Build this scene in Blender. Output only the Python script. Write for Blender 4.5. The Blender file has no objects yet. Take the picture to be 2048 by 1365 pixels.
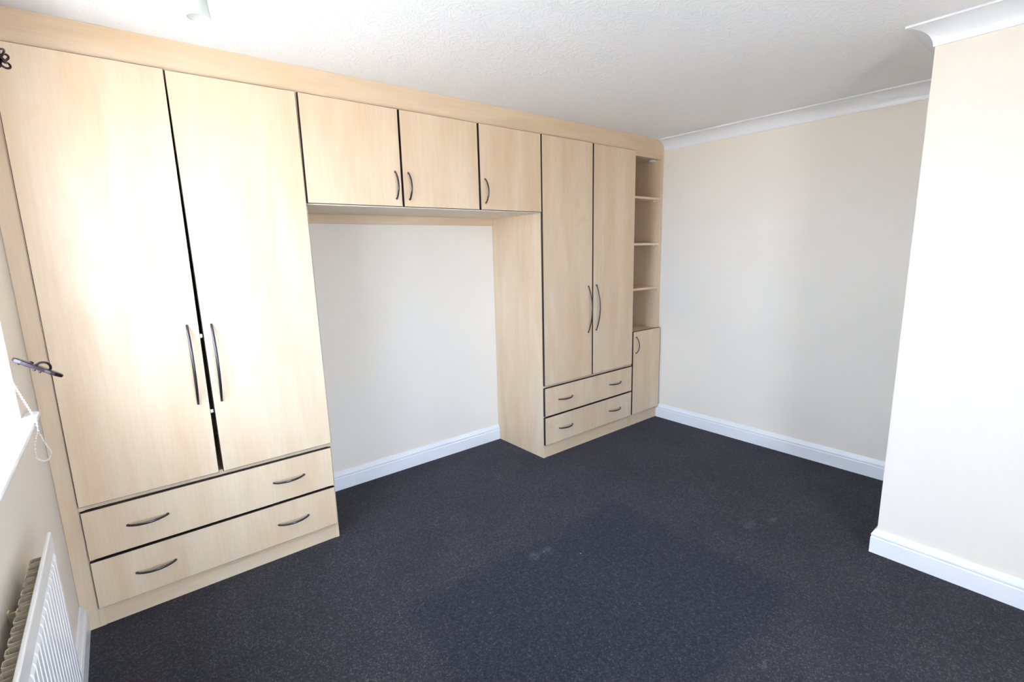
import bpy, bmesh, math, random
from mathutils import Vector, Matrix
random.seed(7)
PI = math.pi
scene = bpy.context.scene
col = scene.collection

# ------------------------------------------------------------------ camera
CAM = Vector((.2932, -2.5214, 1.526)); YAW, PITCH, ROLL, FPX = -.676, -.1818, -.0254, 980.53
fw = Vector((-math.sin(YAW)*math.cos(PITCH), math.cos(YAW)*math.cos(PITCH), math.sin(PITCH)))
rt = Vector((math.cos(YAW), math.sin(YAW), 0)); up = rt.cross(fw)
c_, s_ = math.cos(ROLL), math.sin(ROLL)
Rv = rt*c_ + up*s_; Uv = -rt*s_ + up*c_
cd = bpy.data.cameras.new('camera'); cam = bpy.data.objects.new('camera', cd); col.objects.link(cam)
cd.sensor_fit = 'HORIZONTAL'; cd.sensor_width = 36.0; cd.lens = FPX/2048*36.0
cd.clip_start = .02; cd.clip_end = 200
M3 = Matrix((Rv, Uv, -fw)).transposed()
cam.matrix_world = Matrix.Translation(CAM) @ M3.to_4x4()
scene.camera = cam

# ------------------------------------------------------------------ view, sky, sun
vs = scene.view_settings
vs.view_transform = 'Standard'; vs.look = 'None'; vs.gamma = 1.0; vs.use_curve_mapping = False
vs.exposure = 1.86
SKY = 8.5
SUN = 21.0
world = bpy.data.worlds.new('world'); scene.world = world; world.use_nodes = True
bg = world.node_tree.nodes['Background']
bg.inputs['Color'].default_value = (.60, .775, 1.04, 1); bg.inputs['Strength'].default_value = SKY
sd = bpy.data.lights.new('sun', 'SUN'); sd.energy = SUN; sd.angle = math.radians(.6); sd.color = (1, .92, .82)
sun = bpy.data.objects.new('sun', sd); col.objects.link(sun)
sun.rotation_euler = Vector((-.84, .15, -.50)).to_track_quat('-Z', 'Y').to_euler()

# window openings: one in the left wall, one added behind the viewpoint for frontal light (each gets a sampling portal)
XL = .004                       # left wall surface
YF = -3.7                       # wall behind the viewpoint
OY0, OY1, OZ0, OZ1 = -1.62, -.355, 1.013, 2.12
FX0, FX1, FZ0 = .62, 1.42, .06
def portal(loc, rot, sx, sy):
    d = bpy.data.lights.new('window_portal', 'AREA'); d.shape = 'RECTANGLE'; d.size = sx; d.size_y = sy
    d.cycles.is_portal = True
    o = bpy.data.objects.new('window_portal', d); col.objects.link(o)
    o.matrix_world = Matrix.Translation(loc) @ rot
portal((-.22, (OY0+OY1)/2, (OZ0+OZ1)/2), Matrix.Rotation(-PI/2, 4, 'Y'), OZ1-OZ0, OY1-OY0)
portal(((FX0+FX1)/2, YF-.22, (FZ0+OZ1)/2), Matrix.Rotation(PI/2, 4, 'X'), FX1-FX0, OZ1-FZ0)

# ------------------------------------------------------------------ helpers
def tag(o, label=None, cat=None, group=None, kind=None):
    if label: o['label'] = label
    if cat: o['category'] = cat
    if group: o['group'] = group
    if kind: o['kind'] = kind
    return o

def wloc(o):
    v = Vector((0, 0, 0))
    while o: v = v + o.location; o = o.parent
    return v

def thing(name, loc, label=None, cat=None, group=None, kind=None):
    o = bpy.data.objects.new(name, None); col.objects.link(o); o.location = loc
    o.empty_display_size = .1
    return tag(o, label, cat, group, kind)

def obj(name, bm, mats, parent=None, smooth=False, origin=None):
    """link a bmesh (in world coordinates) as one mesh object"""
    bmesh.ops.recalc_face_normals(bm, faces=bm.faces[:])
    me = bpy.data.meshes.new(name)
    base = wloc(parent) if parent else Vector(origin or (0, 0, 0))
    bmesh.ops.translate(bm, verts=bm.verts[:], vec=-base)
    bm.to_mesh(me); bm.free()
    if not isinstance(mats, (list, tuple)): mats = [mats]
    for m in mats: me.materials.append(m)
    if smooth:
        for p in me.polygons: p.use_smooth = True
    o = bpy.data.objects.new(name, me); col.objects.link(o)
    if parent: o.parent = parent
    else: o.location = base
    return o

def box(bm, x0, x1, y0, y1, z0, z1, mi=0, faces=None):
    """faces: dict of side -> material index; sides -x +x -y +y -z +z"""
    vv = [bm.verts.new((x, y, z)) for z in (z0, z1) for y in (y0, y1) for x in (x0, x1)]
    q = {'-z': (0, 2, 3, 1), '+z': (4, 5, 7, 6), '-y': (0, 1, 5, 4), '+y': (2, 6, 7, 3), '-x': (0, 4, 6, 2), '+x': (1, 3, 7, 5)}
    out = []
    for k, ix in q.items():
        f = bm.faces.new([vv[i] for i in ix]); f.material_index = (faces or {}).get(k, mi); out.append(f)
    return vv

def B(*a, **k):
    bm = bmesh.new(); box(bm, *a, **k); return bm

def bevel(bm, w, seg=2):
    bmesh.ops.recalc_face_normals(bm, faces=bm.faces[:])
    bmesh.ops.bevel(bm, geom=bm.edges[:], offset=w, segments=seg, affect='EDGES', profile=.5)
    return bm

def prism(bm, pts, axis, a0, a1, mi=0):
    """polygon pts (2D in the other two axes, in x,y,z order) extruded along axis"""
    def mk(p, a):
        c = list(p); c.insert(axis, a); return bm.verts.new(c)
    A = [mk(p, a0) for p in pts]; Z = [mk(p, a1) for p in pts]
    fs = [bm.faces.new(A), bm.faces.new(Z[::-1])]
    n = len(pts)
    for i in range(n): fs.append(bm.faces.new((A[i], Z[i], Z[(i+1) % n], A[(i+1) % n])))
    for f in fs: f.material_index = mi
    return fs

def sweep(bm, path, profile, closed_ends=True, mi=0):
    """profile [(d,z)] swept along a horizontal polyline, d to the LEFT of travel, mitred"""
    n = len(path); rings = []
    for i, p in enumerate(path):
        p = Vector(p)
        if i > 0: t0 = (p-Vector(path[i-1])).normalized()
        if i < n-1: t1 = (Vector(path[i+1])-p).normalized()
        if i == 0: t0 = t1
        if i == n-1: t1 = t0
        n0 = Vector((-t0.y, t0.x)); n1 = Vector((-t1.y, t1.x))
        m = (n0+n1); m = m/ max(1e-6, m.dot(n0))
        rings.append([bm.verts.new((p.x+m.x*d, p.y+m.y*d, z)) for d, z in profile])
    k = len(profile)
    for a, b in zip(rings, rings[1:]):
        for j in range(k):
            f = bm.faces.new((a[j], b[j], b[(j+1) % k], a[(j+1) % k])); f.material_index = mi
    if closed_ends:
        bm.faces.new(rings[0]); bm.faces.new(rings[-1][::-1])

def tube(bm, pts, rad, seg=8, side=None, flat=1.0, mi=0, cap=True):
    """pts: 3D points; rad: radius or list; flat squashes along the 'side' direction"""
    pts = [Vector(p) for p in pts]; n = len(pts)
    rs = rad if isinstance(rad, (list, tuple)) else [rad]*n
    rings = []; ref = Vector(side) if side else None
    for i, p in enumerate(pts):
        t = (pts[min(i+1, n-1)]-pts[max(i-1, 0)]).normalized()
        if ref is None:
            ref = Vector((0, 0, 1)) if abs(t.z) < .9 else Vector((1, 0, 0))
        u = (ref - t*ref.dot(t)).normalized(); v = t.cross(u)
        if side is None: ref = u
        rings.append([bm.verts.new(p + (u*math.cos(2*PI*j/seg)*flat + v*math.sin(2*PI*j/seg))*rs[i]) for j in range(seg)])
    for a, b in zip(rings, rings[1:]):
        for j in range(seg):
            f = bm.faces.new((a[j], a[(j+1) % seg], b[(j+1) % seg], b[j])); f.material_index = mi
    if cap:
        bm.faces.new(rings[0][::-1]); bm.faces.new(rings[-1])

def lathe(bm, prof, centre, seg=24, axis='Z', closed=False):
    """prof [(r, h)] around a vertical axis through centre"""
    cx, cy, cz = centre; rings = []
    for r, h in prof:
        rings.append([bm.verts.new((cx+r*math.cos(2*PI*j/seg), cy+r*math.sin(2*PI*j/seg), cz+h)) for j in range(seg)])
    pairs = list(zip(rings, rings[1:]))
    if closed: pairs.append((rings[-1], rings[0]))
    for a, b in pairs:
        for j in range(seg):
            bm.faces.new((a[j], a[(j+1) % seg], b[(j+1) % seg], b[j]))
    if not closed:
        if prof[0][0] > 1e-5: bm.faces.new(rings[0][::-1])
        if prof[-1][0] > 1e-5: bm.faces.new(rings[-1])

# ------------------------------------------------------------------ materials
def lin(r, g, b):
    f = lambda c: c/12.92 if c <= .04045 else ((c+.055)/1.055)**2.4
    return (f(r/255), f(g/255), f(b/255), 1)

class NT:
    def __init__(s, name):
        s.m = bpy.data.materials.new(name); s.m.use_nodes = True
        s.t = s.m.node_tree; s.b = s.t.nodes['Principled BSDF']
    def n(s, typ, **kw):
        nd = s.t.nodes.new(typ)
        for k, v in kw.items():
            if k in nd.inputs.keys(): nd.inputs[k].default_value = v
            else: setattr(nd, k, v)
        return nd
    def l(s, a, b): s.t.links.new(a, b)
    def ramp(s, fac, stops):
        r = s.n('ShaderNodeValToRGB'); e = r.color_ramp.elements
        e[0].position, e[0].color = stops[0]; e[1].position, e[1].color = stops[-1]
        for p, c in stops[1:-1]:
            x = e.new(p); x.color = c
        s.l(fac, r.inputs[0]); return r.outputs[0]
    def mix(s, fac, a, b, blend='MIX'):
        m = s.n('ShaderNodeMix'); m.data_type = 'RGBA'; m.blend_type = blend
        for sock, v in ((m.inputs['Factor'], fac), (m.inputs['A'], a), (m.inputs['B'], b)):
            pass
        def put(idx, v):
            if hasattr(v, 'is_linked') or hasattr(v, 'node'): s.l(v, m.inputs[idx])
            else: m.inputs[idx].default_value = v
        put(0, fac); put(6, a); put(7, b)
        return m.outputs[2]
    def math(s, op, a, b=None, c=None, clamp=False):
        m = s.n('ShaderNodeMath'); m.operation = op; m.use_clamp = clamp
        for i, v in enumerate((a, b, c)):
            if v is None: continue
            if hasattr(v, 'node'): s.l(v, m.inputs[i])
            else: m.inputs[i].default_value = v
        return m.outputs[0]
    def bump(s, h, strength, dist):
        b = s.n('ShaderNodeBump'); b.inputs['Strength'].default_value = strength; b.inputs['Distance'].default_value = dist
        s.l(h, b.inputs['Height']); s.l(b.outputs[0], s.b.inputs['Normal'])

def plain(name, c, rough=.5, metal=0, spec=.5):
    k = NT(name); k.b.inputs['Base Color'].default_value = c; k.b.inputs['Roughness'].default_value = rough
    k.b.inputs['Metallic'].default_value = metal; k.b.inputs['Specular IOR Level'].default_value = spec
    return k.m

def maple(name, horizontal=False):
    k = NT(name)
    pos = k.n('ShaderNodeNewGeometry').outputs['Position']
    rnd = k.n('ShaderNodeObjectInfo').outputs['Random']
    off = k.n('ShaderNodeVectorMath'); off.operation = 'SCALE'; off.inputs[0].default_value = (7.3, 3.1, 5.7)
    k.l(rnd, off.inputs['Scale'])
    ad = k.n('ShaderNodeVectorMath'); ad.operation = 'ADD'; k.l(pos, ad.inputs[0]); k.l(off.outputs[0], ad.inputs[1])
    mp = k.n('ShaderNodeMapping'); k.l(ad.outputs[0], mp.inputs[0])
    mp.inputs['Scale'].default_value = (.16, 1, 1) if horizontal else (1, 1, .16)
    mp2 = k.n('ShaderNodeMapping'); k.l(ad.outputs[0], mp2.inputs[0])
    mp2.inputs['Scale'].default_value = (.05, 1, 1) if horizontal else (1, 1, .05)
    n1 = k.n('ShaderNodeTexNoise', Scale=7.0, Detail=4.0, Roughness=.55, Distortion=.4); k.l(mp.outputs[0], n1.inputs['Vector'])
    n2 = k.n('ShaderNodeTexNoise', Scale=120.0, Detail=3.0, Roughness=.6); k.l(mp2.outputs[0], n2.inputs['Vector'])
    n3 = k.n('ShaderNodeTexNoise', Scale=5.0, Detail=2.0, Distortion=1.2); k.l(ad.outputs[0], n3.inputs['Vector'])
    f1 = k.ramp(n1.outputs[0], [(.3, lin(217, 186, 150)), (.55, lin(225, 199, 167)), (.75, lin(230, 208, 179))])
    f2 = k.ramp(n2.outputs[0], [(.3, (.945, .935, .92, 1)), (.7, (1, 1, 1, 1))])
    a = k.mix(1.0, f1, f2, 'MULTIPLY')
    f3 = k.ramp(n3.outputs[0], [(.66, (0, 0, 0, 1)), (.8, (1, 1, 1, 1))])
    a = k.mix(k.math('MULTIPLY', f3, .35), a, lin(212, 176, 132))
    k.l(a, k.b.inputs['Base Color'])
    k.b.inputs['Roughness'].default_value = .46; k.b.inputs['Specular IOR Level'].default_value = .6
    k.bump(n2.outputs[0], .04, .001)
    return k.m

MAPLE = maple('maple_vertical'); MAPLEH = maple('maple_horizontal', True)
EDGE = plain('dark_edge_banding', lin(62, 50, 47), .7, 0, .15)
HANDLE = plain('gunmetal_handle', lin(88, 82, 84), .28, .85)
IRON = plain('wrought_iron', lin(62, 52, 56), .25, .8)
WHITE = plain('white_gloss_paint', lin(238, 238, 240), .3)
UPVC = plain('white_upvc', lin(240, 240, 242), .25)
RADM = plain('white_radiator_enamel', lin(238, 236, 234), .3)
FINM = plain('fin_beige', lin(205, 190, 165), .55)  # beige, darker than the white front panel
INNER = plain('cabinet_lining', lin(230, 216, 196), .5)
PLASTIC = plain('white_plastic', lin(238, 236, 232), .35)
CHROME = plain('brushed_chrome', lin(190, 190, 190), .3, 1)

def wall_paint():
    k = NT('cream_wall_paint')
    pos = k.n('ShaderNodeNewGeometry').outputs['Position']
    n = k.n('ShaderNodeTexNoise', Scale=1.3, Detail=2.0); k.l(pos, n.inputs['Vector'])
    k.l(k.ramp(n.outputs[0], [(.3, lin(238, 228, 214)), (.7, lin(241, 232, 219))]), k.b.inputs['Base Color'])
    k.b.inputs['Roughness'].default_value = .6; k.b.inputs['Specular IOR Level'].default_value = .3
    n2 = k.n('ShaderNodeTexNoise', Scale=160.0, Detail=2.0); k.l(pos, n2.inputs['Vector'])
    k.bump(n2.outputs[0], .05, .002)
    return k.m
WALL = wall_paint()

def ceiling_artex():
    k = NT('artex_ceiling')
    pos = k.n('ShaderNodeNewGeometry').outputs['Position']
    w = k.n('ShaderNodeTexNoise', Scale=9.0, Detail=1.0); k.l(pos, w.inputs['Vector'])
    ad = k.mix(.22, pos, w.outputs['Color'], 'ADD')
    v = k.n('ShaderNodeTexNoise', Scale=26.0, Detail=3.0, Roughness=.5, Distortion=2.2); k.l(ad, v.inputs['Vector'])
    h = k.ramp(v.outputs[0], [(.45, (0, 0, 0, 1)), (.56, (.35, .35, .35, 1)), (.62, (1, 1, 1, 1))])
    k.b.inputs['Base Color'].default_value = lin(247, 246, 246)
    k.b.inputs['Roughness'].default_value = .55
    k.bump(h, .32, .004)
    return k.m
CEIL = ceiling_artex()

def carpet():
    k = NT('charcoal_carpet')
    pos = k.n('ShaderNodeNewGeometry').outputs['Position']
    sp = k.n('ShaderNodeSeparateXYZ'); k.l(pos, sp.inputs[0])
    wob = k.n('ShaderNodeTexNoise', Scale=9.0, Detail=3.0); k.l(pos, wob.inputs['Vector'])
    wb = k.math('MULTIPLY', k.math('SUBTRACT', wob.outputs[0], .5), .16)
    def edge(v, lo, hi, soft):
        # 1 inside [lo,hi] with a soft border
        a = k.n('ShaderNodeMapRange'); a.interpolation_type = 'SMOOTHSTEP'; a.inputs[1].default_value = lo-soft; a.inputs[2].default_value = lo+soft; k.l(k.math('ADD', v, wb), a.inputs[0])
        b = k.n('ShaderNodeMapRange'); b.interpolation_type = 'SMOOTHSTEP'; b.inputs[1].default_value = hi-soft; b.inputs[2].default_value = hi+soft
        b.inputs[3].default_value = 1; b.inputs[4].default_value = 0; k.l(k.math('ADD', v, wb), b.inputs[0])
        return k.math('MULTIPLY', a.outputs[0], b.outputs[0])
    bed = k.math('MULTIPLY', edge(sp.outputs[0], 1.08, 2.49, .05), edge(sp.outputs[1], -1.77, -.74, .05))
    fl = k.n('ShaderNodeTexNoise', Scale=170.0, Detail=5.0, Roughness=.8); k.l(pos, fl.inputs['Vector'])
    fl2 = k.n('ShaderNodeTexNoise', Scale=60.0, Detail=3.0, Roughness=.7); k.l(pos, fl2.inputs['Vector'])
    tuft = k.n('ShaderNodeTexVoronoi', Scale=230.0); k.l(pos, tuft.inputs['Vector'])
    tv = k.n('ShaderNodeSeparateXYZ'); k.l(tuft.outputs['Color'], tv.inputs[0])
    big = k.n('ShaderNodeTexNoise', Scale=2.6, Detail=4.0, Roughness=.6); k.l(pos, big.inputs['Vector'])
    worn = k.ramp(big.outputs[0], [(.3, (.024, .021, .021, 1)), (.7, (.037, .0325, .0325, 1))])
    fresh = k.ramp(fl2.outputs[0], [(.35, (.0125, .0112, .0160, 1)), (.68, (.026, .0235, .030, 1))])
    a = k.mix(bed, worn, fresh)
    a = k.mix(1.0, a, k.ramp(tv.outputs[0], [(0.0, (.45, .45, .46, 1)), (.6, (.85, .85, .85, 1)), (.9, (1.6, 1.6, 1.65, 1)), (1.0, (2.8, 2.8, 3.0, 1))]), 'MULTIPLY')
    a = k.mix(1.0, a, k.ramp(fl2.outputs[0], [(.35, (.8, .8, .8, 1)), (.65, (1.25, 1.25, 1.25, 1))]), 'MULTIPLY')
    # a few chalky scuffs where something was dragged or stood
    sc = None
    for (x, y, rx, ry) in ((2.856, -1.394, .045, .02), (2.999, -1.452, .035, .012), (1.765, -.82, .03, .028), (1.845, -.823, .03, .024), (1.974, -1.87, .03, .014)):
        dx = k.math('DIVIDE', k.math('SUBTRACT', sp.outputs[0], x), rx); dy = k.math('DIVIDE', k.math('SUBTRACT', sp.outputs[1], y), ry)
        d = k.math('ADD', k.math('MULTIPLY', dx, dx), k.math('MULTIPLY', dy, dy))
        v = k.math('MULTIPLY_ADD', d, -.5, 1.0, clamp=True)
        sc = v if sc is None else k.math('MAXIMUM', sc, v)
    sc = k.math('MULTIPLY', k.math('MULTIPLY', sc, k.math('MULTIPLY_ADD', fl2.outputs[0], 4.0, -1.5, clamp=True)), .20)
    a = k.mix(sc, a, (.32, .33, .42, 1))
    lint = k.n('ShaderNodeTexVoronoi', Scale=2.2); k.l(pos, lint.inputs['Vector'])
    a = k.mix(k.math('MULTIPLY', k.math('LESS_THAN', lint.outputs['Distance'], .0085), .6), a, (.5, .5, .5, 1))
    k.l(a, k.b.inputs['Base Color'])
    k.b.inputs['Roughness'].default_value = .95; k.b.inputs['Specular IOR Level'].default_value = .15
    k.b.inputs['Sheen Weight'].default_value = .12; k.b.inputs['Sheen Roughness'].default_value = .5
    k.b.inputs['Sheen Tint'].default_value = (.75, .8, 1, 1)
    k.bump(fl.outputs[0], .7, .006)
    return k.m
CARPET = carpet()

def thin_glass(name, tint=(1, 1, 1, 1), gloss=.08):
    k = NT(name); out = k.t.nodes['Material Output']
    tr = k.n('ShaderNodeBsdfTransparent'); tr.inputs[0].default_value = tint
    gl = k.n('ShaderNodeBsdfGlossy'); gl.inputs['Roughness'].default_value = .02
    lw_ = k.n('ShaderNodeLayerWeight'); lw_.inputs['Blend'].default_value = .5
    fr_ = k.math('MULTIPLY_ADD', k.math('POWER', lw_.outputs['Facing'], 5.0), .5, .03)
    mx = k.n('ShaderNodeMixShader'); k.l(fr_, mx.inputs[0]); k.l(tr.outputs[0], mx.inputs[1]); k.l(gl.outputs[0], mx.inputs[2])
    k.l(mx.outputs[0], out.inputs['Surface'])
    return k.m
PANE = thin_glass('window_glass')
def shade_glass():
    k = NT('pale_shade_glass')
    k.b.inputs['Base Color'].default_value = (.80, .83, .77, 1); k.b.inputs['Roughness'].default_value = .12
    k.b.inputs['Transmission Weight'].default_value = .55; k.b.inputs['IOR'].default_value = 1.12
    return k.m
SHADE = shade_glass()
def ground_mat():
    k = NT('sunlit_paving')
    pos = k.n('ShaderNodeNewGeometry').outputs['Position']
    n = k.n('ShaderNodeTexNoise', Scale=.5, Detail=5.0); k.l(pos, n.inputs['Vector'])
    k.l(k.ramp(n.outputs[0], [(.35, (.47, .42, .35, 1)), (.65, (.56, .50, .43, 1))]), k.b.inputs['Base Color'])
    k.b.inputs['Roughness'].default_value = .9
    return k.m
GROUND = ground_mat()

# ------------------------------------------------------------------ room shell
H = 2.4; W = 4.017; YB = .572; XP = 3.075; YP = -1.912
ST = dict(kind='structure')
tag(obj('floor', B(-.0, W+.1, YF-.1, YB+.1, -.12, 0), CARPET), 'dark charcoal fitted carpet with a darker rectangle where a bed stood', 'floor', **ST)
tag(obj('ceiling', B(-.3, W+.2, YF-.2, YB+.2, H, H+.15), CEIL), 'white textured artex ceiling', 'ceiling', **ST)
bm = bmesh.new()
box(bm, -.3, XL, YF-.2, OY0, -.12, H); box(bm, -.3, XL, OY1, YB+.2, -.12, H)
box(bm, -.3, XL, OY0, OY1, -.12, OZ0); box(bm, -.3, XL, OY0, OY1, OZ1, H)
tag(obj('wall_left', bm, WALL), 'cream wall with the bright window above the radiator', 'wall', **ST)
tag(obj('wall_back', B(XL, W, YB, YB+.2, -.12, H), WALL), 'cream wall in the alcove between the wardrobes', 'wall', **ST)
tag(obj('wall_right', B(W, W+.2, YP-.0, YB+.2, -.12, H), WALL), 'plain cream far wall right of the shelves', 'wall', **ST)
tag(obj('wall_near_right', B(XP, W+.2, YF, YP, -.12, H), WALL), 'cream projecting wall block in the right foreground', 'wall', **ST)
bm = bmesh.new()
box(bm, XL, FX0, YF-.3, YF, -.12, H); box(bm, FX1, W+.2, YF-.3, YF, -.12, H)
box(bm, FX0, FX1, YF-.3, YF, -.12, FZ0); box(bm, FX0, FX1, YF-.3, YF, OZ1, H)
tag(obj('wall_front', bm, WALL), 'plain cream wall behind the viewpoint', 'wall', **ST)
tag(obj('ground', B(-70, 40, -60, 60, -2.9, -2.8), GROUND), 'sunlit pale paving below the window outside', 'ground', **ST)

SKP = [(0, 0), (.020, 0), (.020, .080), (.0175, .0835), (.0165, .087), (.0185, .090), (.0195, .095), (.018, .101),
       (.0150, .1035), (.0125, .109), (.0085, .117), (.006, .123), (0, .123)]
def skirting(name, path, label):
    bm = bmesh.new(); sweep(bm, path, SKP); return tag(obj(name, bm, WHITE), label, 'baseboard', **ST)
PJ, ZC = .0876, 2.3164
def cove_profile():
    p = [(0, H), (0, ZC), (.006, ZC)]
    cx, cz = PJ, ZC-.0; R1, R2 = PJ-.006, H-.008-ZC
    for i in range(0, 13):
        a = PI - (PI/2)*i/12
        p.append((cx+R1*math.cos(a), cz+R2*math.sin(a)))
    p += [(PJ, H)]
    return p
def coving(name, path, label):
    bm = bmesh.new(); sweep(bm, path, cove_profile()); return tag(obj(name, bm, WHITE), label, 'coving', **ST)

# unit x positions ---------------------------------------------------------
YD = 0.0; YC = .020; DT = .018          # door face, carcass face, door thickness
XS = .0583; XE = 1.0765                 # left wardrobe
XQ = 2.607; XM = 3.6125; XR = 4.001     # right wardrobe, shelf unit
g = .0015
skirting('baseboard_back', [(XQ-g, YB), (XE+g, YB)], 'white moulded skirting board in the alcove')
skirting('baseboard_right', [(W, YP), (W, YC+.004)], 'white moulded skirting along the far right wall')
skirting('baseboard_near_right', [(XP, YF), (XP, YP), (W-.0, YP)], 'white moulded skirting around the projecting wall block')
skirting('baseboard_left', [(XL, YC-g), (XL, YF)], 'white skirting board under the radiator')
skirting('baseboard_front', [(XL, YF), (XP, YF)], 'white skirting behind the viewpoint')
coving('trim_1', [(XP, YF), (XP, YP), (W, YP), (W, YC+.002)], 'white concave coving around the projecting wall and far wall')
coving('trim_2', [(XL, YF), (XP, YF)], 'white concave coving behind the viewpoint')

# ------------------------------------------------------------------ window
def window(name, label, place, w0, w1, horn1, OZ0, splits, nose):
    """built as if in the left wall (x into the room, y along it), then moved by place"""
    parts = []
    F0, F1, fw_ = -.20, -.13, .06
    ztop = OZ1-.002; zb = OZ0+.024; ya, yb = w0+.002, w1-.002
    bm = bmesh.new()
    box(bm, F0, F1, ya, ya+fw_, zb, ztop); box(bm, F0, F1, yb-fw_, yb, zb, ztop)
    box(bm, F0, F1, ya+fw_, yb-fw_, zb, zb+fw_); box(bm, F0, F1, ya+fw_, yb-fw_, ztop-fw_, ztop)
    parts.append(('frame', bm, UPVC))
    span = (yb-ya-2*fw_)
    ms = [ya+fw_+span*t for t in splits]
    for m in ms: parts.append(('mullion', B(F0, F1, m-.035, m+.035, zb+fw_, ztop-fw_), UPVC))
    ed = [ya+fw_] + [v for m in ms for v in (m-.035, m+.035)] + [yb-fw_]
    for i in range(0, len(ed), 2): parts.append(('pane', B(-.168, -.164, ed[i], ed[i+1], zb+fw_, ztop-fw_), PANE))
    bm = bmesh.new(); SZ0, SZ1, SN = OZ0, OZ0+.022, nose
    prof = [(.0005, SZ0), (SN-.008, SZ0), (SN-.002, SZ0+.004), (SN, SZ0+.011), (SN-.002, SZ0+.018), (SN-.008, SZ1), (.0005, SZ1)]
    prism(bm, prof, 1, w0-.08, horn1)
    box(bm, F1, .0006, w0+.001, w1-.001, SZ0+.0005, SZ1)
    parts.append(('window_sill', bm, WHITE))
    root = thing(name, place @ Vector((0, (w0+w1)/2, OZ0)), label, 'window', kind='structure')
    for n, bm, m in parts:
        bmesh.ops.transform(bm, matrix=place, verts=bm.verts[:]); obj(n, bm, m, root)
window('window_1', 'white framed window in the left wall', Matrix.Translation((XL, 0, 0)), OY0, OY1, -.275, OZ0, (1/3, 2/3), .038)
window('added_light_window', 'added tall glazed opening, unseen behind the viewpoint, letting in frontal light', Matrix.Translation((0, YF, 0)) @ Matrix.Rotation(PI/2, 4, 'Z'), -FX1, -FX0, -FX0+.08, FZ0, (.5,), .022)  # unseen opening, added so daylight also comes from behind the camera

# blind headrail with its bead chain looped over the sill
blind = thing('window_blind', (-.07, -1.2, 2.03), 'white window blind with a beaded pull chain looping over the sill', 'blind')
obj('headrail', bevel(B(-.10, -.04, OY0+.01, OY1-.01, 2.06, 2.118), .004), PLASTIC, blind)
P0 = Vector((.047, -.45, 1.047)); P1 = Vector((.020, -.612, 1.262)); dirn = (P1-P0)
topt = Vector((-.062, -.64, 2.06))
def catmull(ps, n):
    ps = [Vector(p) for p in ps]; out = []
    for i in range(len(ps)-1):
        a = ps[max(i-1, 0)]; b = ps[i]; c = ps[i+1]; d = ps[min(i+2, len(ps)-1)]
        for k in range(n):
            t = k/n
            out.append(.5*((2*b)+(c-a)*t+(2*a-5*b+4*c-d)*t*t+(3*b-a-3*c+d)*t**3))
    out.append(ps[-1]); return out
def resample(ps, step):
    out = [ps[0]]; acc = 0
    for a, b in zip(ps, ps[1:]):
        L = (b-a).length; s = step-acc
        while s <= L:
            out.append(a+(b-a)*(s/L)); s += step
        acc = (acc+L) % step
    return out
X_ = .047
loop = [P0, (X_, -.434, 1.007), (X_, -.385, .965), (X_, -.335, .930), (X_, -.275, .893), (X_-.003, -.238, .868), (X_-.006, -.285, .865), (X_-.008, -.37, .886),
        (X_-.01, -.476, .929), (X_-.006, -.512, .961), (X_-.003, -.51, .990), (X_+.002, -.46, 1.015), (X_+.004, -.462, 1.047)]
lp = catmull(loop, 8)
strand = catmull([topt, (-.05, -.64, 1.75), (-.022, -.635, 1.45), P1, P0+dirn*.5, P0], 12)
off = Vector((.004, -.012, 0))
strand2 = catmull([Vector(loop[-1]), P0+dirn*.5+off, P1+off, Vector((-.022, -.635, 1.45))+off, Vector((-.05, -.64, 1.75))+off, topt+off], 12)
whole = strand + lp[1:] + strand2[1:]
bm = bmesh.new()
for p in resample(whole, .0125):
    bmesh.ops.create_icosphere(bm, subdivisions=1, radius=.0026, matrix=Matrix.Translation(p))
ch = obj('bead_chain', bm, PLASTIC, blind, True); ch['kind'] = 'stuff'
bm = bmesh.new(); tube(bm, resample(whole, .01), .0006, 5); obj('chain_cord', bm, PLASTIC, ch, True)

# ------------------------------------------------------------------ wardrobe pieces
def arc_handle(bm, p0, p1, out, bulge, w=.0055, n=14, slim=.62):
    """bow handle from p0 to p1 (on the door face), bulging along out"""
    p0, p1, out = Vector(p0), Vector(p1), Vector(out)
    L = (p1-p0).length; R = (L*L/4+bulge*bulge)/(2*bulge); half = math.asin(min(1, L/2/R))
    mid = (p0+p1)/2; ax = (p1-p0).normalized()
    pts, rs = [], []
    for i in range(n+1):
        a = -half+2*half*i/n
        pts.append(mid+ax*(R*math.sin(a))+out*(R*math.cos(a)-R+bulge+.0035))
        t = abs(2*i/n-1); rs.append(w*(1-.28*t**3))
    tube(bm, pts, rs, 10, side=out, flat=slim)
    # small feet that seat on the door face
    for p, s in ((p0, 1), (p1, -1)):
        c = p+ax*s*.004
        u = ax; v = out.cross(ax)
        r = [[bm.verts.new(c+out*h+(u*math.cos(q*PI/4)*.006+v*math.sin(q*PI/4)*.0045)) for q in range(8)] for h in (0.0002, .006)]
        for q in range(8): bm.faces.new((r[0][q], r[0][(q+1) % 8], r[1][(q+1) % 8], r[1][q]))
        bm.faces.new(r[1])
OUT = (0, -1, 0)

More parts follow.
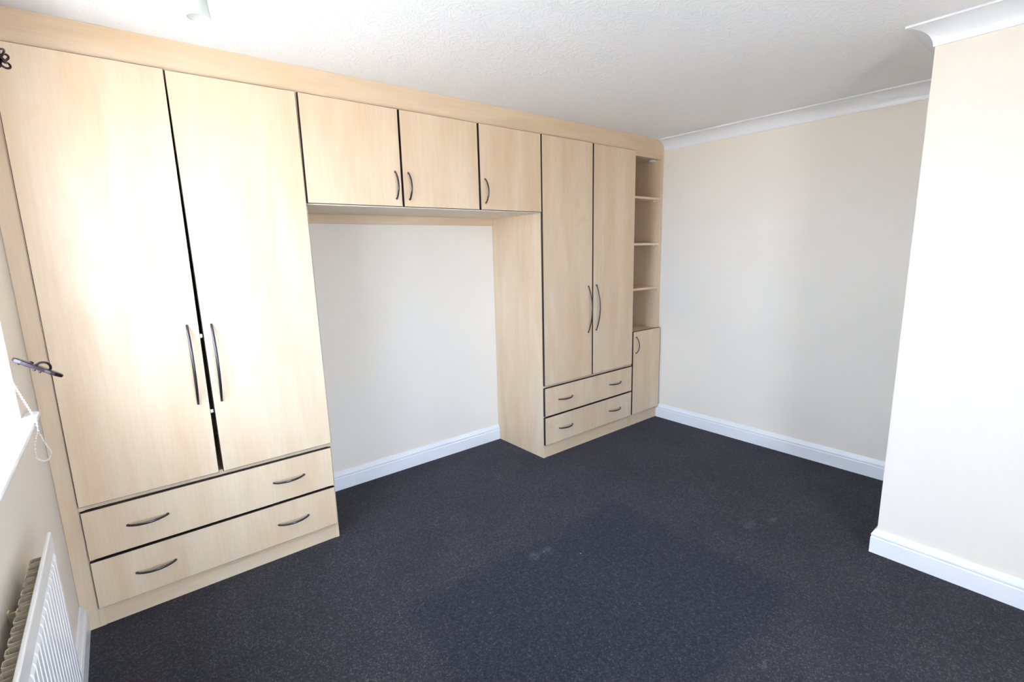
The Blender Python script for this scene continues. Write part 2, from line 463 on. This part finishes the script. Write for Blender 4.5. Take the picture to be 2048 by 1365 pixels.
def front(name, parent, x0, x1, z0, z1, rot=0, yoff=0):
    """a door or drawer front: maple faces with dark edging"""
    bm = bmesh.new()
    e = .0018
    y0, y1 = YD+yoff, YD+DT+yoff
    a = [(x0+e, z0+e), (x1-e, z0+e), (x1-e, z1-e), (x0+e, z1-e)]
    b = [(x0, z0), (x1, z0), (x1, z1), (x0, z1)]
    A = [bm.verts.new((x, y0, z)) for x, z in a]; Bq = [bm.verts.new((x, y0+e, z)) for x, z in b]
    Cq = [bm.verts.new((x, y1, z)) for x, z in b]
    bm.faces.new(A).material_index = 0; bm.faces.new(Cq[::-1]).material_index = 0
    for i in range(4):
        j = (i+1) % 4
        bm.faces.new((A[i], Bq[i], Bq[j], A[j])).material_index = 1
        bm.faces.new((Bq[i], Cq[i], Cq[j], Bq[j])).material_index = 1
    if rot:
        c = Vector(((x0+x1)/2, 0, (z0+z1)/2))
        bmesh.ops.rotate(bm, verts=bm.verts[:], cent=c, matrix=Matrix.Rotation(rot, 3, 'Y'))
    return obj(name, bm, [MAPLE, EDGE], parent)

def handle_v(parent, x, z0, z1, bulge, w=.0055):
    bm = bmesh.new(); arc_handle(bm, (x, YD, z0), (x, YD, z1), OUT, bulge, w)
    obj('handle', bm, HANDLE, parent, True)
def handle_h(parent, x0, x1, z, bulge=.03):
    bm = bmesh.new(); arc_handle(bm, (x0, YD, z), (x1, YD, z), OUT, bulge)
    obj('handle', bm, HANDLE, parent, True)

PT = .018           # board thickness
ZTOP = 2.262        # carcass top, the valance stands on it
def panel(name, parent, x0, x1, y0, y1, z0, z1, m=None):
    return obj(name, B(x0, x1, y0, y1, z0, z1), m or MAPLE, parent)

# --- left wardrobe
lw = thing('wardrobe', (XS, YC, 0), 'maple double wardrobe with two drawers, nearest the window and radiator', 'wardrobe', 'fitted maple bedroom units')
panel('filler_strip', lw, XL+.001, XS-.0004, YC, YC+.018, 0.001, ZTOP)
panel('side_panel', lw, XS, XS+PT, YC, YB-.004, 0.001, ZTOP)
panel('side_panel', lw, XE-PT, XE, YC, YB-.004, 0.001, ZTOP)
panel('back_panel', lw, XS+PT, XE-PT, YB-.010, YB-.004, .12, ZTOP, INNER)
panel('top_panel', lw, XS+PT, XE-PT, YC, YB-.010, ZTOP-PT, ZTOP, INNER)
panel('bottom_panel', lw, XS+PT, XE-PT, YC+.002, YB-.010, .0935, .1115, INNER)
panel('rail', lw, XS+PT, XE-PT, YC+.0005, YB-.010, .530, .553, MAPLEH)
panel('plinth', lw, XS+PT, XE-PT, YC+.003, YC+.021, 0.001, .0933, MAPLEH)
d = front('door', lw, .0630, .5580, .5506, 2.2800, rot=.002); handle_v(d, .514, .889, 1.246, .036, .0062)
d = front('door', lw, .5685, 1.0685, .5506, 2.2780, rot=-.0065); handle_v(d, .605, .884, 1.241, .036, .0062)
d = front('drawer_front', lw, .0630, 1.0690, .3148, .5279)
handle_h(d, .199, .347, .4235); handle_h(d, .775, .925, .423)
d = front('drawer_front', lw, .0630, 1.0690, .0917, .3045)
handle_h(d, .201, .348, .198); handle_h(d, .775, .926, .196)
for z in (1.18, .83): obj('door_catch', B(.554, .572, YC+.010, YC+.018, z, z+.016), CHROME, lw)

# --- overhead cupboards
ZU = 1.7732
for k, (x0, x1, lab) in enumerate(((XE+.001, 2.0955, 'two-door maple overhead cupboard above the alcove'),
                                   (2.0965, XQ-.001, 'single-door maple overhead cupboard above the right end of the alcove'))):
    oc = thing('overhead_cupboard', (x0, YC, ZU), lab, 'cupboard', 'fitted maple bedroom units')
    panel('bottom_panel', oc, x0, x1, YC, YB-.004, ZU, ZU+PT, INNER)
    panel('side_panel', oc, x0, x0+PT, YC, YB-.010, ZU+PT, ZTOP)
    panel('side_panel', oc, x1-PT, x1, YC, YB-.010, ZU+PT, ZTOP)
    panel('top_panel', oc, x0+PT, x1-PT, YC, YB-.010, ZTOP-PT, ZTOP, INNER)
    panel('back_panel', oc, x0, x1, YB-.010, YB-.004, ZU+PT, ZTOP, INNER)
    if k == 0:
        d = front('door', oc, 1.0735, 1.5765, 1.7787, 2.2791); handle_v(d, 1.541, 1.816, 1.962, .032)
        d = front('door', oc, 1.5860, 2.0895, 1.7787, 2.2791); handle_v(d, 1.619, 1.815, 1.961, .032)
    else:
        d = front('door', oc, 2.1010, 2.5990, 1.7787, 2.2791); handle_v(d, 2.136, 1.817, 1.964, .032)
tag(obj('support_batten', B(XE+.001, XQ-.001, YB-.022, YB-.002, 1.718, ZU-.0005), MAPLEH, origin=(XE, YB, 1.718)),
    'narrow maple batten on the alcove wall under the overhead cupboards', 'batten')

# --- right wardrobe
rw = thing('wardrobe', (XQ, YC, 0), 'maple double wardrobe with two drawers, next to the open shelves at the far end', 'wardrobe', 'fitted maple bedroom units')
panel('side_panel', rw, XQ, XQ+PT, YC, YB-.002, 0.001, ZTOP)
panel('side_panel', rw, XM-PT-.0005, XM-.0005, YC, YB-.004, 0.001, ZTOP)
panel('back_panel', rw, XQ+PT, XM-PT-.0005, YB-.010, YB-.004, .13, ZTOP, INNER)
panel('top_panel', rw, XQ+PT, XM-PT-.0005, YC, YB-.010, ZTOP-PT, ZTOP, INNER)
panel('bottom_panel', rw, XQ+PT, XM-PT-.0005, YC+.002, YB-.010, .1067, .1247, INNER)
panel('rail', rw, XQ+PT, XM-PT-.0005, YC+.0005, YB-.010, .540, .562, MAPLEH)
panel('plinth', rw, XQ+PT, XM-PT-.0005, YC+.003, YC+.021, 0.001, .1065, MAPLEH)
d = front('door', rw, 2.6080, 3.1092, .558, 2.2795); handle_v(d, 3.0645, .896, 1.253, .038, .0062)
d = front('door', rw, 3.1190, 3.6093, .558, 2.2770); handle_v(d, 3.154, .903, 1.257, .038, .0062)
d = front('drawer_front', rw, 2.6080, 3.6105, .3255, .5385)
handle_h(d, 2.744, 2.892, .433); handle_h(d, 3.320, 3.469, .434)
d = front('drawer_front', rw, 2.6080, 3.6105, .1041, .3152)
handle_h(d, 2.745, 2.891, .2085); handle_h(d, 3.320, 3.466, .2095)

# --- open shelf unit with a cupboard below
su = thing('shelf_unit', (XM, YC, 0), 'narrow maple unit with open shelves above a small cupboard, in the far corner', 'shelf unit', 'fitted maple bedroom units')
panel('side_panel', su, XM, XM+PT, YC, YB-.004, 0.001, ZTOP)
panel('side_panel', su, XR-PT-.006, XR, YC, YB-.004, 0.001, ZTOP)
panel('back_panel', su, XM+PT, XR-PT-.006, YB-.010, YB-.004, .13, ZTOP)
for z in (1.9358, 1.5630, 1.1906): panel('shelf', su, XM+PT, XR-PT-.006, YC+.002, YB-.010, z-PT, z, MAPLEH)
panel('shelf', su, XM+PT, XR-PT-.006, YC, YB-.010, .8265-PT, .8265, MAPLEH)
panel('top_panel', su, XM+PT, XR-PT-.006, YC+.001, YB-.010, ZTOP-PT, ZTOP, MAPLEH)
panel('bottom_panel', su, XM+PT, XR-PT-.006, YC+.002, YB-.010, .1067, .1247, INNER)
panel('plinth', su, XM+PT, XR-PT-.006, YC+.002, YC+.020, 0.001, .1065, MAPLEH)
panel('scribe_strip', su, XR+.0004, W-.0008, YC+.004, YC+.020, .124, ZTOP)
d = front('door', su, 3.6235, 4.0025, .1048, .8297); handle_v(d, 3.661, .640, .786, .032)
for z in (2.242, 1.9158, 1.5430): obj('shelf_clip', B(XR-PT-.017, XR-PT-.0062, YC+.05, YC+.066, z-.008, z+.002), PLASTIC, su)
obj('puck_light', bevel(B(XR-PT-.07, XR-PT-.03, YC+.04, YC+.08, 2.231, 2.2438), .004), PLASTIC, su)

# --- continuous valance under the ceiling, its end scribed round the coving
bm = bmesh.new()
pts = [(XL+.001, ZTOP+.0005), (W-.007, ZTOP+.0005), (W-.007, ZC-.001)]
for i in range(0, 13):
    a = (PI/2)*i/12
    pts.append((W-PJ+(PJ-.006)*math.cos(a), ZC+(H-.008-ZC)*math.sin(a)-.0005))
pts += [(W-PJ-.001, H-.0005), (XL+.001, H-.0005)]
prism(bm, pts, 1, YC, YC+.018)
tag(obj('valance_board', bm, MAPLEH, origin=(XL, YC, ZTOP)), 'long maple valance board along the ceiling, rounded at the coving end', 'valance')

# ------------------------------------------------------------------ radiator
RX, RZ0, RZ1, RY0, RY1 = .070, .20, .795, -1.95, -.745
rad = thing('radiator', (XL, (RY0+RY1)/2, RZ0), 'white panel radiator with vertical flutes on the left wall under the window', 'radiator')
bm = bmesh.new()
box(bm, RX-.012, RX-.003, RY0, RY1, RZ0, RZ1)
bevel(bm, .003, 2)
pitch = .0345; n = int((RY1-RY0-.05)/pitch); ys = RY1-.028
def pad(bm, y0, y1, z0, z1, xb, xt, ins, tz):
    A = [bm.verts.new(p) for p in ((xb, y0, z0), (xb, y1, z0), (xb, y1, z1), (xb, y0, z1))]
    Bv = [bm.verts.new(p) for p in ((xt, y0+ins, z0+tz), (xt, y1-ins, z0+tz), (xt, y1-ins, z1-tz), (xt, y0+ins, z1-tz))]
    bm.faces.new(Bv); bm.faces.new(A[::-1])
    for i in range(4): bm.faces.new((A[i], A[(i+1) % 4], Bv[(i+1) % 4], Bv[i]))
fp = obj('front_panel', bm, RADM, rad)
for i in range(n):
    b2 = bmesh.new(); y = ys-i*pitch
    pad(b2, y-pitch+.0022, y-.0022, RZ0+.035, RZ1-.050, RX-.0031, RX+.0008, .0035, .010)
    obj('flute', b2, RADM, fp)
fz0, fz1 = RZ0+.05, RZ1-.022
fp_ = .038; nf = int((RY1-.07-RY0-.06)/fp_)
fmesh = None
for i in range(nf):
    y = RY1-.095-i*fp_; x0, x1, t, wd = .030, RX-.0125, .0013, .025
    if fmesh is None:
        b2 = bmesh.new()
        U = [(x1, 0), (x1, -t), (x0+t+.003, -t), (x0+t, -t-.003), (x0+t, -wd+t+.003), (x0+t+.003, -wd+t), (x1, -wd+t), (x1, -wd), (x0+.003, -wd), (x0, -wd+.003), (x0, -.003), (x0+.003, 0)]
        prism(b2, U, 2, fz0, fz1)
        o = obj('fin', b2, FINM, rad); fmesh = o.data; base = Vector(wloc(rad))
        o.location = (0, y, 0)
    else:
        o = bpy.data.objects.new('fin', fmesh); col.objects.link(o); o.parent = rad; o.location = (0, y, 0)
for y in (-1.02, -1.80):
    bm = bmesh.new(); box(bm, XL+.0005, XL+.004, y-.007, y+.007, RZ0+.06, RZ1-.05); box(bm, XL+.004, .0295, y-.003, y+.003, RZ1-.075, RZ1-.055)
    obj('bracket', bm, FINM, rad)
bm = bmesh.new(); tube(bm, [(.045, RY1-.03, 0.001), (.045, RY1+.03-.06, .17), (.045, RY1-.03, .2005)], .0075, 10)
obj('pipe', bm, RADM, rad, True)

# ------------------------------------------------------------------ curtain pole
PX, PZ, PY0, PY1 = .105, 2.165, -1.86, -.275
pole = thing('curtain_pole', (XL, (PY0+PY1)/2, PZ), 'dark iron curtain pole with curled scroll finials above the window', 'curtain pole')
bm = bmesh.new(); tube(bm, [(PX, PY0, PZ), (PX, PY1, PZ)], .008, 12); obj('rod', bm, IRON, pole, True)
def ring(bm, c, r, nrm, w, seg=18, a0=0, a1=2*PI):
    nrm = Vector(nrm).normalized(); u = nrm.orthogonal().normalized(); v = nrm.cross(u); c = Vector(c)
    tube(bm, [c+(u*math.cos(a0+(a1-a0)*i/seg)+v*math.sin(a0+(a1-a0)*i/seg))*r for i in range(seg+1)], w, 8)
for y, s in ((PY1, 1), (PY0, -1)):
    bm = bmesh.new()
    for k in range(4):
        a = PI/4+k*PI/2; dx, dz = math.cos(a), math.sin(a)
        pts = [(PX+dx*.004, y, PZ+dz*.004)]
        for i in range(1, 15):
            t = i/14; pts.append((PX+dx*(.004+.022*math.sin(PI*min(1, t*1.05))), y+s*.085*t, PZ+dz*(.004+.022*math.sin(PI*min(1, t*1.05)))))
        tube(bm, pts, .0032, 7)
        c = (PX+dx*.016, y+s*.093, PZ+dz*.016)
        ring(bm, c, .0115, (dz*.6, 1.0*s, -dx*.6), .0034)
    lathe(bm, [(.0001, -.013), (.009, -.009), (.013, 0), (.009, .009), (.0001, .013)], (PX, y+s*.003, PZ), 12)
    obj('finial', bm, IRON, pole, True)
for y in (-.42, -1.72):
    bm = bmesh.new(); tube(bm, [(XL+.001, y, PZ-.03), (XL+.05, y, PZ-.028), (PX, y, PZ-.009)], .006, 8)
    box(bm, XL+.0005, XL+.006, y-.015, y+.015, PZ-.065, PZ+.005)
    obj('bracket', bm, IRON, pole)

# ------------------------------------------------------------------ curtain holdback
hb = thing('curtain_holdback', (XL, -.20, 1.198), 'dark iron curtain holdback with a flat blade, on the strip of wall beside the window', 'holdback')
A_ = Vector((.014, -.365, 1.2325)); B_ = Vector((.1225, -.365, 1.1565))
ax = (B_-A_).normalized(); mid = (A_+B_)/2
view = (mid-CAM).normalized(); sd_ = (view - ax*view.dot(ax)).normalized()
sd_ = (sd_ + ax.cross(sd_)*.10).normalized(); nn = ax.cross(sd_).normalized()
L = (B_-A_).length/2; bm = bmesh.new(); N = 28
rows = []
for hgt, sc in ((-.0060, .93), (-.0040, 1), (.0040, 1), (.0060, .93)):
    rows.append([bm.verts.new(mid+ax*(L*sc*math.copysign(abs(math.cos(2*PI*i/N))**.85, math.cos(2*PI*i/N)))+sd_*(.024*sc*math.sin(2*PI*i/N))+nn*hgt) for i in range(N)])
for a, b in zip(rows, rows[1:]):
    for i in range(N): bm.faces.new((a[i], a[(i+1) % N], b[(i+1) % N], b[i]))
bm.faces.new(rows[0][::-1]); bm.faces.new(rows[-1])
obj('blade', bm, IRON, hb)
up2 = nn if nn.z > 0 else -nn
bm = bmesh.new(); root = mid+ax*.004+sd_*.03
arch = [mid+ax*(-.012)+sd_*.010+up2*.004]
for i in range(0, 13):
    a = PI*i/12; arch.append(mid+ax*(.010-.018*math.cos(a))+sd_*(.010+.012*i/12)+up2*(.004+.017*math.sin(a)))
arch += [mid+ax*.026+sd_*.026-up2*.001, mid-ax*.004+sd_*.06-up2*.001, Vector((XL+.004, -.2, 1.198))]
tube(bm, catmull(arch, 3), .0036, 8); obj('arm', bm, IRON, hb, True)
bm = bmesh.new(); cc = Vector((XL+.001, -.2, 1.198))
for h0, r0 in ((0, .022),):
    rr = [[bm.verts.new(cc+Vector((h, r*math.cos(2*PI*i/20), r*math.sin(2*PI*i/20)))) for i in range(20)] for h, r in ((0, .011), (.003, .011), (.006, .007))]
    for a, b in zip(rr, rr[1:]):
        for i in range(20): bm.faces.new((a[i], a[(i+1) % 20], b[(i+1) % 20], b[i]))
    bm.faces.new(rr[0][::-1]); bm.faces.new(rr[-1])
obj('wall_plate', bm, IRON, hb)
for t in (-.004, .011):
    bm = bmesh.new(); c0 = mid+ax*t+sd_*.006
    tube(bm, [c0-up2*.0045, c0-up2*.010-ax*.001, c0-up2*.014-ax*.002], [.0036, .0042, .003], 10); obj('stud', bm, IRON, hb, True)
bm = bmesh.new(); c0 = mid-ax*.022+sd_*.008
tube(bm, [c0+up2*.0045, c0+up2*.008, c0+up2*.011], [.007, .0065, .004], 10); obj('stud', bm, IRON, hb, True)

# ------------------------------------------------------------------ ceiling light
LX, LY = .52, -1.0
lt = thing('ceiling_light', (LX, LY, H), 'ceiling light with small pale glass shades, cut off by the top edge', 'ceiling light')
bm = bmesh.new(); lathe(bm, [(.055, -.0005), (.055, -.012), (.045, -.024), (.012, -.032), (.012, -.10), (.0001, -.105)], (LX, LY, H), 28)
obj('ceiling_rose', bm, CHROME, lt, True)
for k in range(3):
    a = math.radians(74.3+120*k); dx, dy = math.cos(a), math.sin(a); r = .2213
    sx, sy = LX+dx*r, LY+dy*r
    bm = bmesh.new()
    tube(bm, catmull([(LX+dx*.01, LY+dy*.01, H-.085), (LX+dx*.08, LY+dy*.08, H-.060), (LX+dx*.17, LY+dy*.17, H-.062), (sx, sy, H-.075), (sx, sy, H-.092)], 6), .005, 10)
    arm = obj('arm', bm, CHROME, lt, True)
    bm = bmesh.new(); lathe(bm, [(.014, -.088), (.016, -.094), (.016, -.112), (.010, -.114)], (sx, sy, H), 20); obj('lamp_holder', bm, PLASTIC, arm, True)
    outer = [(.016, -.100), (.021, -.112), (.024, -.130), (.0255, -.155), (.0275, -.180), (.0305, -.203)]
    inner = [(rr-.0022, h) for rr, h in outer][::-1]
    bm = bmesh.new(); lathe(bm, outer+[(.0300, -.2045), (.0290, -.2045)]+inner, (sx, sy, H), 28, closed=True)
    obj('glass_shade', bm, SHADE, arm, True)
    bm = bmesh.new(); lathe(bm, [(.006, -.1142), (.007, -.12), (.0095, -.135), (.0095, -.150), (.005, -.162), (.0001, -.164)], (sx, sy, H), 14); obj('bulb', bm, PLASTIC, arm, True)
